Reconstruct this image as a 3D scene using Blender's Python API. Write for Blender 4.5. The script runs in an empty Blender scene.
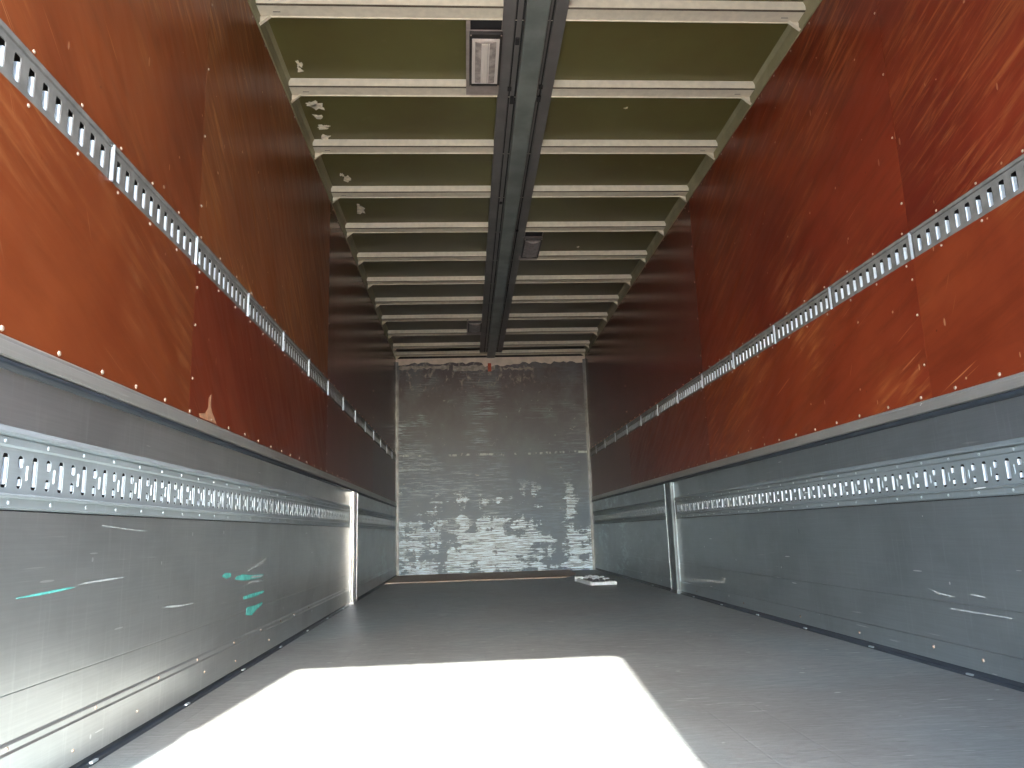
import bpy, bmesh, math, random
from mathutils import Matrix, Vector
rnd = random.Random(7)
sc = bpy.context.scene
C = sc.collection

# ------------------------------------------------------------------ camera, sky, sun, exposure
cam_data = bpy.data.cameras.new('camera')
cam_data.sensor_width = 36.0
cam_data.lens = 748.467 * 36.0 / 1024.0
cam_data.clip_start = 0.02
cam = bpy.data.objects.new('camera', cam_data)
C.objects.link(cam)
r_ = Vector((0.99779082, -0.05864548, -0.03121193))
u_ = Vector((0.01921943, -0.19490822, 0.98063316))
f_ = Vector((0.06359317, 0.97906664, 0.1933505))
M = Matrix((r_, u_, -f_)).transposed().to_4x4()
M.translation = Vector((-0.3555, 0.0, 0.4969))
cam.matrix_world = M
sc.camera = cam

SUN_DIR = Vector((0.079, 1.0, -0.816)).normalized()      # the way the sunlight travels
world = bpy.data.worlds.new('world')
sc.world = world
world.use_nodes = True
wn = world.node_tree
wn.nodes.clear()
sky = wn.nodes.new('ShaderNodeTexSky')
sky.sky_type = 'NISHITA'
sky.sun_disc = False
sky.sun_elevation = math.radians(39.3)
sky.sun_rotation = math.radians(184.6)
sky.air_density = 1.0
sky.dust_density = 1.5
bg = wn.nodes.new('ShaderNodeBackground')
bg.inputs['Strength'].default_value = 4.2
wo = wn.nodes.new('ShaderNodeOutputWorld')
wn.links.new(sky.outputs[0], bg.inputs[0])
wn.links.new(bg.outputs[0], wo.inputs[0])

sun_data = bpy.data.lights.new('sun', 'SUN')
sun_data.energy = 44.0
sun_data.angle = math.radians(0.53)
sun_data.color = (1.0, 0.95, 0.88)
sun = bpy.data.objects.new('sun', sun_data)
C.objects.link(sun)
sun.rotation_euler = SUN_DIR.to_track_quat('-Z', 'Y').to_euler()
sun.location = (0, -5, 6)

sc.view_settings.view_transform = 'Standard'
sc.view_settings.look = 'None'
sc.view_settings.gamma = 1.0
sc.view_settings.use_curve_mapping = False
sc.view_settings.exposure = -0.05
sc.cycles.use_denoising = True
sc.cycles.max_bounces = 10
sc.cycles.diffuse_bounces = 8
sc.cycles.glossy_bounces = 6
sc.cycles.transmission_bounces = 6
sc.cycles.caustics_reflective = True
sc.cycles.sample_clamp_indirect = 6.0
sc.cycles.blur_glossy = 0.5

# ------------------------------------------------------------------ materials
class NB:
    """small node-building helper"""
    def __init__(s, name):
        s.m = bpy.data.materials.new(name)
        s.m.use_nodes = True
        s.t = s.m.node_tree
        s.t.nodes.clear()
        s.out = s.t.nodes.new('ShaderNodeOutputMaterial')
        s.p = s.t.nodes.new('ShaderNodeBsdfPrincipled')
        s.t.links.new(s.p.outputs[0], s.out.inputs[0])
        s.tc = s.t.nodes.new('ShaderNodeTexCoord')
    def put(s, sock, v):
        if hasattr(v, 'is_linked') or hasattr(v, 'links'):
            s.t.links.new(v, sock)
        elif isinstance(v, (tuple, list)) and len(v) == 3 and sock.type == 'RGBA':
            sock.default_value = (*v, 1)
        else:
            sock.default_value = v
    def pos(s, scale=(1, 1, 1), rot=(0, 0, 0), loc=(0, 0, 0)):
        mp = s.t.nodes.new('ShaderNodeMapping')
        mp.vector_type = 'POINT'
        s.t.links.new(s.tc.outputs['Object'], mp.inputs[0])
        mp.inputs['Scale'].default_value = scale
        mp.inputs['Rotation'].default_value = rot
        mp.inputs['Location'].default_value = loc
        return mp.outputs[0]
    def slant(s, ang, scale, loc=(0, 0, 0)):
        """wall coordinates turned so that +Y runs forward and down by ang, then stretched"""
        a = s.pos(rot=(ang, 0, 0))
        mp = s.t.nodes.new('ShaderNodeMapping')
        s.t.links.new(a, mp.inputs[0])
        mp.inputs['Scale'].default_value = scale
        mp.inputs['Location'].default_value = loc
        return mp.outputs[0]
    def noise(s, vec, scale, detail=3, rough=.55, dist=0.0):
        n = s.t.nodes.new('ShaderNodeTexNoise')
        s.t.links.new(vec, n.inputs['Vector'])
        n.inputs['Scale'].default_value = scale
        n.inputs['Detail'].default_value = detail
        n.inputs['Roughness'].default_value = rough
        n.inputs['Distortion'].default_value = dist
        return n.outputs['Fac']
    def voro(s, vec, scale, feature='F1'):
        n = s.t.nodes.new('ShaderNodeTexVoronoi')
        n.feature = feature
        s.t.links.new(vec, n.inputs['Vector'])
        n.inputs['Scale'].default_value = scale
        return n.outputs['Distance']
    def ramp(s, v, a, b, lo=0.0, hi=1.0):
        n = s.t.nodes.new('ShaderNodeMapRange')
        n.interpolation_type = 'SMOOTHSTEP'
        s.put(n.inputs['Value'], v)
        n.inputs['From Min'].default_value = a
        n.inputs['From Max'].default_value = b
        n.inputs['To Min'].default_value = lo
        n.inputs['To Max'].default_value = hi
        return n.outputs['Result']
    def math(s, op, a, b=0.0, clamp=False):
        n = s.t.nodes.new('ShaderNodeMath')
        n.operation = op
        n.use_clamp = clamp
        s.put(n.inputs[0], a)
        s.put(n.inputs[1], b)
        return n.outputs[0]
    def mix(s, f, a, b, blend='MIX'):
        n = s.t.nodes.new('ShaderNodeMix')
        n.data_type = 'RGBA'
        n.blend_type = blend
        s.put(n.inputs[0], f)
        s.put(n.inputs[6], a)
        s.put(n.inputs[7], b)
        return n.outputs[2]
    def xyz(s):
        n = s.t.nodes.new('ShaderNodeSeparateXYZ')
        s.t.links.new(s.tc.outputs['Object'], n.inputs[0])
        return n.outputs
    def nicks(s, scale, r, share, seed=0.0, stretch=(1, 1), axes=(1, 2)):
        """scattered small marks on a flat surface: one possible mark per cell, only some cells carry one"""
        o = s.xyz()
        cx = s.t.nodes.new('ShaderNodeCombineXYZ')
        s.put(cx.inputs[0], s.math('MULTIPLY', s.math('ADD', o[axes[0]], seed), stretch[0]))
        s.put(cx.inputs[1], s.math('MULTIPLY', s.math('ADD', o[axes[1]], seed * .7), stretch[1]))
        n = s.t.nodes.new('ShaderNodeTexVoronoi')
        n.voronoi_dimensions = '2D'
        n.inputs['Scale'].default_value = scale
        s.t.links.new(cx.outputs[0], n.inputs['Vector'])
        sep = s.t.nodes.new('ShaderNodeSeparateColor')
        s.t.links.new(n.outputs['Color'], sep.inputs[0])
        on = s.math('LESS_THAN', sep.outputs[0], share)
        rr = s.math('MULTIPLY', s.ramp(sep.outputs[1], 0, 1, .4, 1.0), r)
        hit = s.math('LESS_THAN', n.outputs['Distance'], rr)
        return s.math('MULTIPLY', on, hit)
    def brick(s, vec, bw, rh, mortar, scale=1.0):
        n = s.t.nodes.new('ShaderNodeTexBrick')
        s.t.links.new(vec, n.inputs['Vector'])
        n.inputs['Scale'].default_value = scale
        n.inputs['Brick Width'].default_value = bw
        n.inputs['Row Height'].default_value = rh
        n.inputs['Mortar Size'].default_value = mortar
        n.inputs['Mortar Smooth'].default_value = .3
        n.inputs['Color1'].default_value = (.25, .25, .25, 1)
        n.inputs['Color2'].default_value = (.75, .75, .75, 1)
        n.inputs['Mortar'].default_value = (0, 0, 0, 1)
        return n.outputs['Color'], n.outputs['Fac']
    def bump(s, h, strength, dist=.002):
        n = s.t.nodes.new('ShaderNodeBump')
        n.inputs['Strength'].default_value = strength
        n.inputs['Distance'].default_value = dist
        s.put(n.inputs['Height'], h)
        s.t.links.new(n.outputs[0], s.p.inputs['Normal'])
    def set(s, **k):
        names = dict(col='Base Color', rough='Roughness', metal='Metallic', spec='Specular IOR Level',
                     coat='Coat Weight', coatr='Coat Roughness', aniso='Anisotropic', ior='IOR', trans='Transmission Weight')
        for a, v in k.items():
            s.put(s.p.inputs[names[a]], v)
        return s.m

def simple(name, col, rough=.5, metal=0.0, var=.15, scale=12, spec=.5):
    b = NB(name)
    n = b.noise(b.pos(), scale, 4)
    c = b.mix(b.ramp(n, .3, .7), tuple(x * (1 - var) for x in col), tuple(min(1, x * (1 + var)) for x in col))
    return b.set(col=c, rough=rough, metal=metal, spec=spec)

def plywood(name, dark, light, worn, seed, scratch=1.0, rough=.3, slant=.5):
    """red-brown phenolic faced plywood: cloudy colour, slanting rubbed streaks and fine scratches, in wall metres"""
    b = NB(name)
    off = (seed * 3.1, seed * 7.7, seed * 5.3)
    big = b.noise(b.pos((1, 1, 1), loc=off), 1.5, 4, .6, .4)
    c = b.mix(b.ramp(big, .30, .70), dark, light)
    wear = 1.0 if scratch > .42 else .1
    fib = b.noise(b.slant(slant * .8, (1, .7, 5.5), off), 2.6, 5, .65, .3)
    c = b.mix(b.ramp(fib, .42, .72, 0, .5 * min(1, scratch + .2) * wear), c, tuple(x * .60 for x in dark))
    # broad rubbed areas broken into slanting strokes
    area = b.noise(b.pos((1, 1, 1), loc=(off[1], off[2], off[0])), 1.3, 3, .55, .3)
    st1 = b.noise(b.slant(slant, (1, 1.3, 17), off), 2.2, 5, .68, .5)
    st2 = b.noise(b.slant(slant * 1.35 + .1, (1, 1.0, 9), off), 2.4, 4, .6, .3)
    rf = b.math('MULTIPLY', b.ramp(area, .40, .64), b.ramp(st1, .46, .74))
    rf = b.math('ADD', rf, b.math('MULTIPLY', b.ramp(area, .38, .62), b.ramp(st2, .50, .78, 0, .6)), True)
    c = b.mix(b.math('MULTIPLY', rf, min(1, .90 * scratch * wear)), c, tuple(x * 1.2 for x in worn))
    # thin pale scratches
    s1 = b.noise(b.slant(slant * 1.1, (1, 1.5, 55), off), 2.0, 2, .5, .35)
    m1 = b.noise(b.pos((1, 1, 1), loc=(off[1], off[0], 1)), 3.2, 2)
    s1f = b.math('MULTIPLY', b.ramp(s1, .66, .74), b.ramp(m1, .50, .62))
    s2 = b.noise(b.slant(slant * .6 + .9, (1, 2.0, 40), off), 2.2, 2, .5, .2)
    s2f = b.math('MULTIPLY', b.ramp(s2, .70, .78), b.ramp(m1, .48, .36))
    sf = b.math('ADD', s1f, s2f, True)
    c = b.mix(b.math('MULTIPLY', sf, min(1, .5 * scratch)), c, tuple(min(1, x * 1.5 + .03) for x in worn))
    c = b.mix(b.math('MULTIPLY', b.nicks(4.0, .022, .45, seed * 1.37), .6 * scratch), c, (.52, .34, .22))
    c = b.mix(b.math('MULTIPLY', b.nicks(3.0, .032, .35, seed * 2.11, (2.2, .7)), .55 * scratch), c, (.42, .22, .12))
    c = b.mix(b.math('MULTIPLY', b.nicks(5.0, .022, .3, seed * 3.3), .6 * scratch), c, tuple(x * .4 for x in dark))
    if scratch > .5:
        b.bump(big, .04, .01)
    return b.set(col=c, rough=b.ramp(st2, .35, .75, rough, rough + .12 * (1 if wear == 1 else .05)), spec=.22)

def aluminium(name, col, seed, rough=.38, metal=.8, dirt=.5, worn=None):
    """milled wall boards: brushed lengthwise, dull vertical run marks, bright nicks"""
    b = NB(name)
    off = (seed * 2.3, seed * 5.9, seed * 3.7)
    br = b.noise(b.pos((1, 1.2, 70), loc=off), 3, 4, .6)
    cl = b.noise(b.pos((1, 1.0, 1.6), loc=off), 2.0, 4, .6, .5)
    run = b.noise(b.pos((1, 30, 1.8), loc=off), 2.2, 4, .6)
    c = b.mix(b.ramp(br, .35, .65), tuple(x * .96 for x in col), tuple(min(1, x * 1.03) for x in col))
    c = b.mix(b.ramp(cl, .35, .7, 0, dirt), c, tuple(x * .68 for x in col))
    c = b.mix(b.ramp(run, .52, .75, 0, dirt * .6), c, tuple(min(1, x * 1.25) for x in col))
    s1 = b.noise(b.pos((1, 1.6, 60), (-.10, 0, 0), off), 2.2, 2, .5, .1)
    m1 = b.noise(b.pos((1, 1, 2), loc=(off[1], off[0], 1)), 2.4, 2)
    sf = b.math('MULTIPLY', b.ramp(s1, .68, .75), b.ramp(m1, .5, .66))
    c = b.mix(b.math('MULTIPLY', sf, .6), c, (.85, .87, .86))
    c = b.mix(b.math('MULTIPLY', b.nicks(3.2, .018, .5, seed * 1.9, (1, .8)), .8), c, (.95, .97, .97))
    c = b.mix(b.math('MULTIPLY', b.nicks(2.4, .024, .45, seed * 4.3, (.35, 4)), .75), c, (.95, .97, .97))
    c = b.mix(b.math('MULTIPLY', b.nicks(3.1, .020, .3, seed * 5.1, (1.5, .5)), .5), c, tuple(x * .5 for x in col))
    if worn:
        w = b.noise(b.pos((1, 1.5, 5), loc=off), 3.0, 6, .7, .6)
        w2 = b.noise(b.pos((1, 1, 1), loc=off), 1.5, 2)
        wf = b.math('MULTIPLY', b.ramp(w, .47, .60), b.ramp(w2, .36, .55))
        y = b.xyz()[1]
        wf = b.math('MULTIPLY', wf, b.ramp(y, 5.6, 8.2))
        c = b.mix(b.math('MULTIPLY', wf, .7), c, worn)
    b.bump(br, .04, .001)
    return b.set(col=c, rough=rough + .02, metal=metal)

PLY = {}
def ply_mats():
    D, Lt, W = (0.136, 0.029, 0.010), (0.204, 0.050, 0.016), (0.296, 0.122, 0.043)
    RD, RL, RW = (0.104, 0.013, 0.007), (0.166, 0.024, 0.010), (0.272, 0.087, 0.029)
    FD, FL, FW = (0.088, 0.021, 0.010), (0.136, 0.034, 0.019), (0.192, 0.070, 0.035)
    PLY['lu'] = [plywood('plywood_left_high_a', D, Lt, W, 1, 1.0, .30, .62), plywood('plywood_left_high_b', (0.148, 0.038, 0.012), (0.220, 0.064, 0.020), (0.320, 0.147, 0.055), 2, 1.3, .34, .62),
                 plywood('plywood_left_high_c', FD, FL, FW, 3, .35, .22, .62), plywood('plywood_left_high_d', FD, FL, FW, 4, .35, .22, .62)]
    PLY['ll'] = [plywood('plywood_left_low_a', (.142, .030, .0100), (.190, .045, .014), W, 5, .45, .32, .32), plywood('plywood_left_low_b', (0.124, 0.021, 0.009), (0.168, 0.032, 0.013), W, 6, .5, .32, .62),
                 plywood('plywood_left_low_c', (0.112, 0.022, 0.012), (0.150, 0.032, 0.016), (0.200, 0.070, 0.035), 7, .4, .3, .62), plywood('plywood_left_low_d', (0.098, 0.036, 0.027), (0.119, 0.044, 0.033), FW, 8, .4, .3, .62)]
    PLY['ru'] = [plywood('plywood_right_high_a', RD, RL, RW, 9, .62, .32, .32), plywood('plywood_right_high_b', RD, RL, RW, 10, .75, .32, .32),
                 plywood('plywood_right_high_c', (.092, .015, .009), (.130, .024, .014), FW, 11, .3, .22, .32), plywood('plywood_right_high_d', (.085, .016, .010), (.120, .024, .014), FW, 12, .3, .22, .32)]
    PLY['rl'] = [plywood('plywood_right_low_a', (0.146, 0.024, 0.009), (0.202, 0.038, 0.013), (0.320, 0.126, 0.035), 13, 1.1, .32, .32), plywood('plywood_right_low_b', (0.144, 0.022, 0.009), (0.196, 0.035, 0.012), (0.288, 0.098, 0.029), 14, .9, .32, .32),
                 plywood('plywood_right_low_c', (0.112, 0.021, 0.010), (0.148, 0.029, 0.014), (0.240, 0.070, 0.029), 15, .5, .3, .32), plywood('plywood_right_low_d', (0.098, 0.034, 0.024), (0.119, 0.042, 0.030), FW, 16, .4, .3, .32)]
ply_mats()
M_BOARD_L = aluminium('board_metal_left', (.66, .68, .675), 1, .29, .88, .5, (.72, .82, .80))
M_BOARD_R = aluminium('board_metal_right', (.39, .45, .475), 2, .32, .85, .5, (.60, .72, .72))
M_CAP = aluminium('cap_rail_metal', (.50, .50, .47), 3, .38, .7, .4)
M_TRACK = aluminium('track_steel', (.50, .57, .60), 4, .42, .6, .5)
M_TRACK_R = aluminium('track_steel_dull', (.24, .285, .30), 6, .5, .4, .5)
M_RAIL = simple('rail_steel', (.155, .152, .142), .65, .1, .18, 20)
M_TAB = simple('galvanised_tab', (.50, .56, .62), .40, .4, .05, 60)
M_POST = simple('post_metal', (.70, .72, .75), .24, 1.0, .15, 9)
M_POST_R = simple('post_metal_shaded', (.15, .175, .185), .42, .7, .2, 9)  # same metal as the left post, its dimmer reflection put into the colour
M_RUBBER = simple('black_rubber', (.028, .036, .046), .42, 0, .2, 12)
M_DARK = simple('dark_recess', (.02, .018, .017), .8, 0, .2, 12)
M_SKIN = simple('outer_skin', (.55, .55, .53), .6, 0, .05, 3)
M_CREAM = simple('cream_paint', (.64, .565, .43), .48, 0, .07, 25)
M_GROOVE_SHADE = simple('groove_shade', (.10, .075, .05), .8, 0, .2, 30)  # shade of the beam groove, painted as a dark colour
M_CORNICE = simple('cornice_paint', (.24, .215, .12), .5, 0, .12, 10)
M_SCREW = simple('screw_metal', (.34, .26, .20), .5, 0, .1, 60)
M_CHAN = simple('channel_grey', (.165, .150, .135), .45, .3, .12, 6)
M_CHAN_MID = simple('channel_greenish_grey', (.20, .215, .19), .42, .3, .2, 5)
M_TRIM = simple('corner_trim_metal', (.16, .17, .18), .45, .6, .3, 9)
M_TEAL = simple('teal_paint', (.10, .44, .39), .5, 0, .3, 40)
M_WHITE = simple('white_scuff', (.36, .39, .39), .6, 0, .2, 40)
M_FILL = simple('torn_ply_fibre', (.40, .20, .11), .7, 0, .25, 40)
M_RED = simple('red_tag', (.42, .07, .03), .6, 0, .2, 60)
M_LAMPBODY = simple('lamp_body_dark', (.030, .024, .020), .5, 0, .2, 20)
M_LAMPPLATE = simple('lamp_plate', (.30, .245, .21), .5, 0, .15, 20)
M_PLASTIC = simple('white_plastic', (.70, .76, .80), .4, 0, .12, 40)
M_BLACKBIT = simple('dark_plastic', (.03, .033, .04), .4, 0, .3, 40)

def mk_roof():
    b = NB('roof_sheet_olive')
    n = b.noise(b.pos(), 1.3, 4, .6)
    c = b.mix(b.ramp(n, .3, .7), (.105, .083, .026), (.125, .112, .036))
    y = b.xyz()[1]
    c = b.mix(b.ramp(y, 4.2, 9.0), c, (.115, .095, .062))
    v = b.noise(b.pos(), 9, 5, .7)
    c = b.mix(b.ramp(v, .6, .75, 0, .25), c, (.2, .16, .08))
    return b.set(col=c, rough=.42, spec=.4)
M_ROOF = mk_roof()
M_FLAKE = simple('bare_flaked_patch', (.78, .70, .55), .6, 0, .2, 40)

def mk_floor():
    b = NB('floor_board_grey_brown')
    off = (3, 8, 1)
    big = b.noise(b.pos((1, 1, 1), loc=off), 1.4, 5, .62, .5)
    gr = b.noise(b.pos((3, 20, 1), loc=off), 3.0, 6, .75, .4)
    gr2 = b.noise(b.pos((9, 30, 1), loc=off), 3.2, 5, .7)
    tile, mort = b.brick(b.pos((1, 1, 1), (0, 0, math.pi / 2)), .42, .145, .0035)
    c = b.mix(b.ramp(big, .3, .7), (0.140, 0.146, 0.140), (0.190, 0.205, 0.202))
    c = b.mix(b.ramp(gr, .45, .68, 0, .55), c, (0.265, 0.281, 0.269))
    c = b.mix(b.ramp(gr2, .48, .68, 0, .40), c, (0.066, 0.062, 0.056))
    c = b.mix(.015, c, tile, 'OVERLAY')
    x, y, z = b.xyz()
    blue = b.noise(b.pos((1, .8, 1), loc=(9, 2, 4)), 1.1, 4, .6, .4)
    c = b.mix(b.ramp(blue, .45, .65, 0, .6), c, (0.150, 0.190, 0.200))
    c = b.mix(b.math('MULTIPLY', mort, .08), c, (0.078, 0.070, 0.069))
    s = b.noise(b.pos((3, 30, 1), (0, 0, .25), off), 3.0, 2, .5, .3)
    sm = b.noise(b.pos(), 2.5, 2)
    c = b.mix(b.math('MULTIPLY', b.ramp(s, .66, .74), b.ramp(sm, .5, .62)), c, (.6, .62, .62))
    c = b.mix(b.math('MULTIPLY', b.nicks(4.0, .024, .5, 2.3, (.6, 1.6), (0, 1)), .8), c, (.62, .66, .64))
    c = b.mix(b.math('MULTIPLY', b.nicks(3.0, .030, .4, 5.3, (.5, 3.0), (0, 1)), .5), c, (0.039, 0.039, 0.035))
    h = b.math('ADD', b.math('MULTIPLY', gr, .7), b.math('ADD', gr2, b.math('MULTIPLY', mort, -.2)))
    b.bump(h, .45, .004)
    return b.set(col=c, rough=b.ramp(gr, .3, .7, .28, .50), spec=.55)
M_FLOOR = mk_floor()

def mk_sheet():
    b = NB('brown_front_sheet')
    n = b.noise(b.pos((3, 12, 1)), 3, 5, .65)
    c = b.mix(b.ramp(n, .35, .7), (.30, .23, .18), (.42, .32, .26))
    b.bump(n, .2, .003)
    return b.set(col=c, rough=.55, spec=.3)
M_SHEET = mk_sheet()

def mk_bulkhead():
    """dark grey paint on the front wall, rubbed through to pale blue in bars and patches, mostly low down"""
    b = NB('front_wall_worn_paint')
    x, y, z = b.xyz()
    c = b.mix(b.ramp(z, 2.7, .5), (.075, .060, .066), (.085, .130, .185))
    cl = b.noise(b.pos((1.2, 1, 1)), 2.2, 4, .6)
    c = b.mix(b.ramp(cl, .4, .7, 0, .5), c, (.14, .17, .20))
    # fine horizontal scrapes
    s = b.noise(b.pos((1.6, 1, 26), loc=(2, 0, 3)), 3.2, 6, .72, .35)
    band = b.noise(b.pos((1.1, 1, 1.5), loc=(4, 0, 1)), 1.7, 3, .5)
    sf = b.math('MULTIPLY', b.ramp(s, .50, .60), b.ramp(band, .44, .62))
    sf = b.math('MULTIPLY', b.math('MULTIPLY', sf, b.ramp(x, .55, -.3, .25, 1.0)), b.ramp(z, 2.5, 1.9, .3, 1))
    c = b.mix(b.math('MULTIPLY', sf, .6), c, (.50, .64, .74))
    dk = b.noise(b.pos((1.5, 1, 30), loc=(7, 0, 9)), 3.0, 5, .7, .4)
    c = b.mix(b.math('MULTIPLY', b.ramp(dk, .60, .68), b.ramp(band, .42, .6, 0, .7)), c, (.035, .035, .038))
    # worn-through pale patches in the bottom metre
    w = b.noise(b.pos((1.25, 1, 2.6), loc=(1.7, 0, 5.2)), 2.9, 8, .72, .35)
    edge = b.noise(b.pos((1, 1, 14), loc=(1, 0, 7)), 3.2, 5, .7, .5)
    w = b.math('ADD', w, b.math('MULTIPLY', b.math('SUBTRACT', edge, .5), .28))
    thr = b.ramp(z, 1.05, .15, -.12, .07)
    cols = b.noise(b.pos((3.4, 1, .5), loc=(5.3, 0, 2)), 1.7, 3, .6, .2)
    rows = b.noise(b.pos((.5, 1, 6), loc=(2.3, 0, 4)), 1.6, 3, .6, .3)
    w = b.math('ADD', w, b.math('MULTIPLY', b.math('SUBTRACT', cols, .5), .60))
    w = b.math('ADD', w, b.math('MULTIPLY', b.math('SUBTRACT', rows, .5), .35))
    low = b.ramp(b.math('ADD', w, thr), .505, .535)
    low = b.math('MULTIPLY', low, b.ramp(z, 1.2, .9))
    slit = b.noise(b.pos((1.3, 1, 38), loc=(3, 0, 1)), 3.5, 5, .7, .5)
    low = b.math('MULTIPLY', low, b.ramp(slit, .54, .49, .05, 1))
    c = b.mix(low, c, (.72, .89, 1.0))
    # one broken scraped line at mid height and a few rubbed spots near the top
    ln = b.math('MULTIPLY', b.ramp(b.math('ABSOLUTE', b.math('SUBTRACT', b.math('ADD', z, b.math('MULTIPLY', cl, .05)), 1.50)), .018, .008),
                b.ramp(b.noise(b.pos((3.2, 1, 1)), 3, 4, .7), .50, .58))
    c = b.mix(b.math('MULTIPLY', ln, .8), c, (.55, .62, .62))
    tp = b.noise(b.pos((5, 1, 3.2), loc=(8, 0, 2)), 2.4, 5, .7, .3)
    tpf = b.math('MULTIPLY', b.ramp(tp, .52, .66), b.math('MULTIPLY', b.ramp(z, 2.28, 2.45), b.ramp(x, .75, .3, .15, 1)))
    c = b.mix(b.math('MULTIPLY', tpf, .7), c, (.36, .32, .29))
    md = b.noise(b.pos((7, 1, 9), loc=(3, 0, 6)), 1.6, 5, .75, .4)
    c = b.mix(b.math('MULTIPLY', b.ramp(md, .62, .72), .7), c, (.42, .45, .44))
    b.bump(s, .15, .002)
    return b.set(col=c, rough=.46, spec=.45)
M_BULK = mk_bulkhead()

def mk_ribglass():
    b = NB('lamp_diffuser')
    x = b.xyz()[0]
    n = b.noise(b.pos((60, 4, 1)), 1.6, 3)
    c = b.mix(b.ramp(n, .3, .7), (.62, .54, .47), (.70, .62, .54))
    return b.set(col=c, rough=.22, spec=.6)
M_DIFF = mk_ribglass()
M_LENS = simple('lamp_lens_grey', (.36, .305, .265), .25, 0, .25, 25)
M_DIFF_DULL = simple('lamp_diffuser_dusty', (.26, .22, .20), .4, 0, .2, 30)
def mk_ground():
    b = NB('yard_concrete')
    n = b.noise(b.pos(), .8, 5, .6)
    return b.set(col=b.mix(b.ramp(n, .3, .7), (.30, .285, .26), (.38, .36, .33)), rough=.85, spec=.2)
M_GROUND = mk_ground()

# ------------------------------------------------------------------ mesh helpers
def obj(name, bm, mat, parent=None, smooth=False):
    me = bpy.data.meshes.new(name)
    bmesh.ops.remove_doubles(bm, verts=bm.verts, dist=1e-6)
    bmesh.ops.recalc_face_normals(bm, faces=bm.faces)
    bm.to_mesh(me)
    bm.free()
    mats = mat if isinstance(mat, (list, tuple)) else [mat]
    for m in mats:
        me.materials.append(m)
    if smooth:
        for p in me.polygons:
            p.use_smooth = True
    o = bpy.data.objects.new(name, me)
    C.objects.link(o)
    if parent:
        o.parent = parent
    return o
def add_box(bm, a, b, bevel=0.0, mi=0):
    xs, ys, zs = zip(a, b)
    lo = [min(v) for v in (xs, ys, zs)]
    hi = [max(v) for v in (xs, ys, zs)]
    vs = [bm.verts.new((x, y, z)) for x in (lo[0], hi[0]) for y in (lo[1], hi[1]) for z in (lo[2], hi[2])]
    fs = []
    for q in ((0, 1, 3, 2), (4, 6, 7, 5), (0, 4, 5, 1), (2, 3, 7, 6), (0, 2, 6, 4), (1, 5, 7, 3)):
        f = bm.faces.new([vs[i] for i in q])
        f.material_index = mi
        fs.append(f)
    if bevel > 0:
        es = list({e for f in fs for e in f.edges})
        bmesh.ops.bevel(bm, geom=es, offset=bevel, segments=2, affect='EDGES', profile=.6)
def box(a, b, bevel=0.0):
    bm = bmesh.new()
    add_box(bm, a, b, bevel)
    return bm
def add_sweep(bm, sections, close=True, caps=True):
    """sections: list of lists of points, joined in order"""
    rings = [[bm.verts.new(p) for p in s] for s in sections]
    n = len(rings[0])
    for a, b in zip(rings, rings[1:]):
        for i in range(n if close else n - 1):
            j = (i + 1) % n
            bm.faces.new((a[i], a[j], b[j], b[i]))
    if caps and close:
        bm.faces.new(rings[0])
        bm.faces.new(rings[-1][::-1])
def extr_y(profile, y0, y1):
    """profile of (x,z) points swept along the trailer"""
    bm = bmesh.new()
    add_sweep(bm, [[(x, y, z) for x, z in profile] for y in (y0, y1)])
    return bm
def tag(o, label=None, cat=None, group=None, kind=None):
    for k, v in (('label', label), ('category', cat), ('group', group), ('kind', kind)):
        if v:
            o[k] = v
    return o
def empty(name, loc=(0, 0, 0)):
    o = bpy.data.objects.new(name, None)
    o.empty_display_size = .1
    C.objects.link(o)
    o.location = loc
    return o
def moved(bm, v):
    bmesh.ops.translate(bm, verts=bm.verts, vec=Vector(v))
    return bm

def join(*bms):
    """one mesh from several, each with its own material slot"""
    out = bms[0]
    for k, b in enumerate(bms[1:], 1):
        for f in b.faces:
            f.material_index = k
        me = bpy.data.meshes.new('tmp')
        b.to_mesh(me)
        b.free()
        out.from_mesh(me)
        bpy.data.meshes.remove(me)
    return out

W = 1.24
Y0, Y1 = -.10, 9.55           # rear frame and front wall
LY = .36                      # where the wall linings begin, short of the rear frame
DX = -.014                    # meeting edge of the closed door leaf
CZ = 2.825                    # roof sheet
def X(side, t):               # t metres inward from the side wall's face
    return side * (W - t)

# screw heads: one dome per side, copied
def dome(r, h):
    bm = bmesh.new()
    N = 10
    rings = []
    for k, (rr, hh) in enumerate(((1, 0), (.86, .55), (.5, .9))):
        rings.append([bm.verts.new((h * hh, r * rr * math.cos(a * 2 * math.pi / N), r * rr * math.sin(a * 2 * math.pi / N))) for a in range(N)])
    for a, b in zip(rings, rings[1:]):
        for i in range(N):
            bm.faces.new((a[i], a[(i + 1) % N], b[(i + 1) % N], b[i]))
    bm.faces.new(rings[-1])
    return bm
_screw = {}
def screw(parent, side, y, z, r=.0048, t=0.0, off=(0, 0, 0), name='screw'):
    key = (side, r, name)
    if key not in _screw:
        bm = dome(r, .003)
        if side > 0:
            bmesh.ops.scale(bm, verts=bm.verts, vec=(-1, 1, 1))
        me = bpy.data.meshes.new('screw')
        bmesh.ops.recalc_face_normals(bm, faces=bm.faces)
        bm.to_mesh(me)
        bm.free()
        me.materials.append(M_SCREW if name == 'screw' else M_TRACK)
        _screw[key] = me
    o = bpy.data.objects.new(name, _screw[key])
    C.objects.link(o)
    o.parent = parent
    o.location = (X(side, t) - off[0], y - off[1], z - off[2])
    return o

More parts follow.
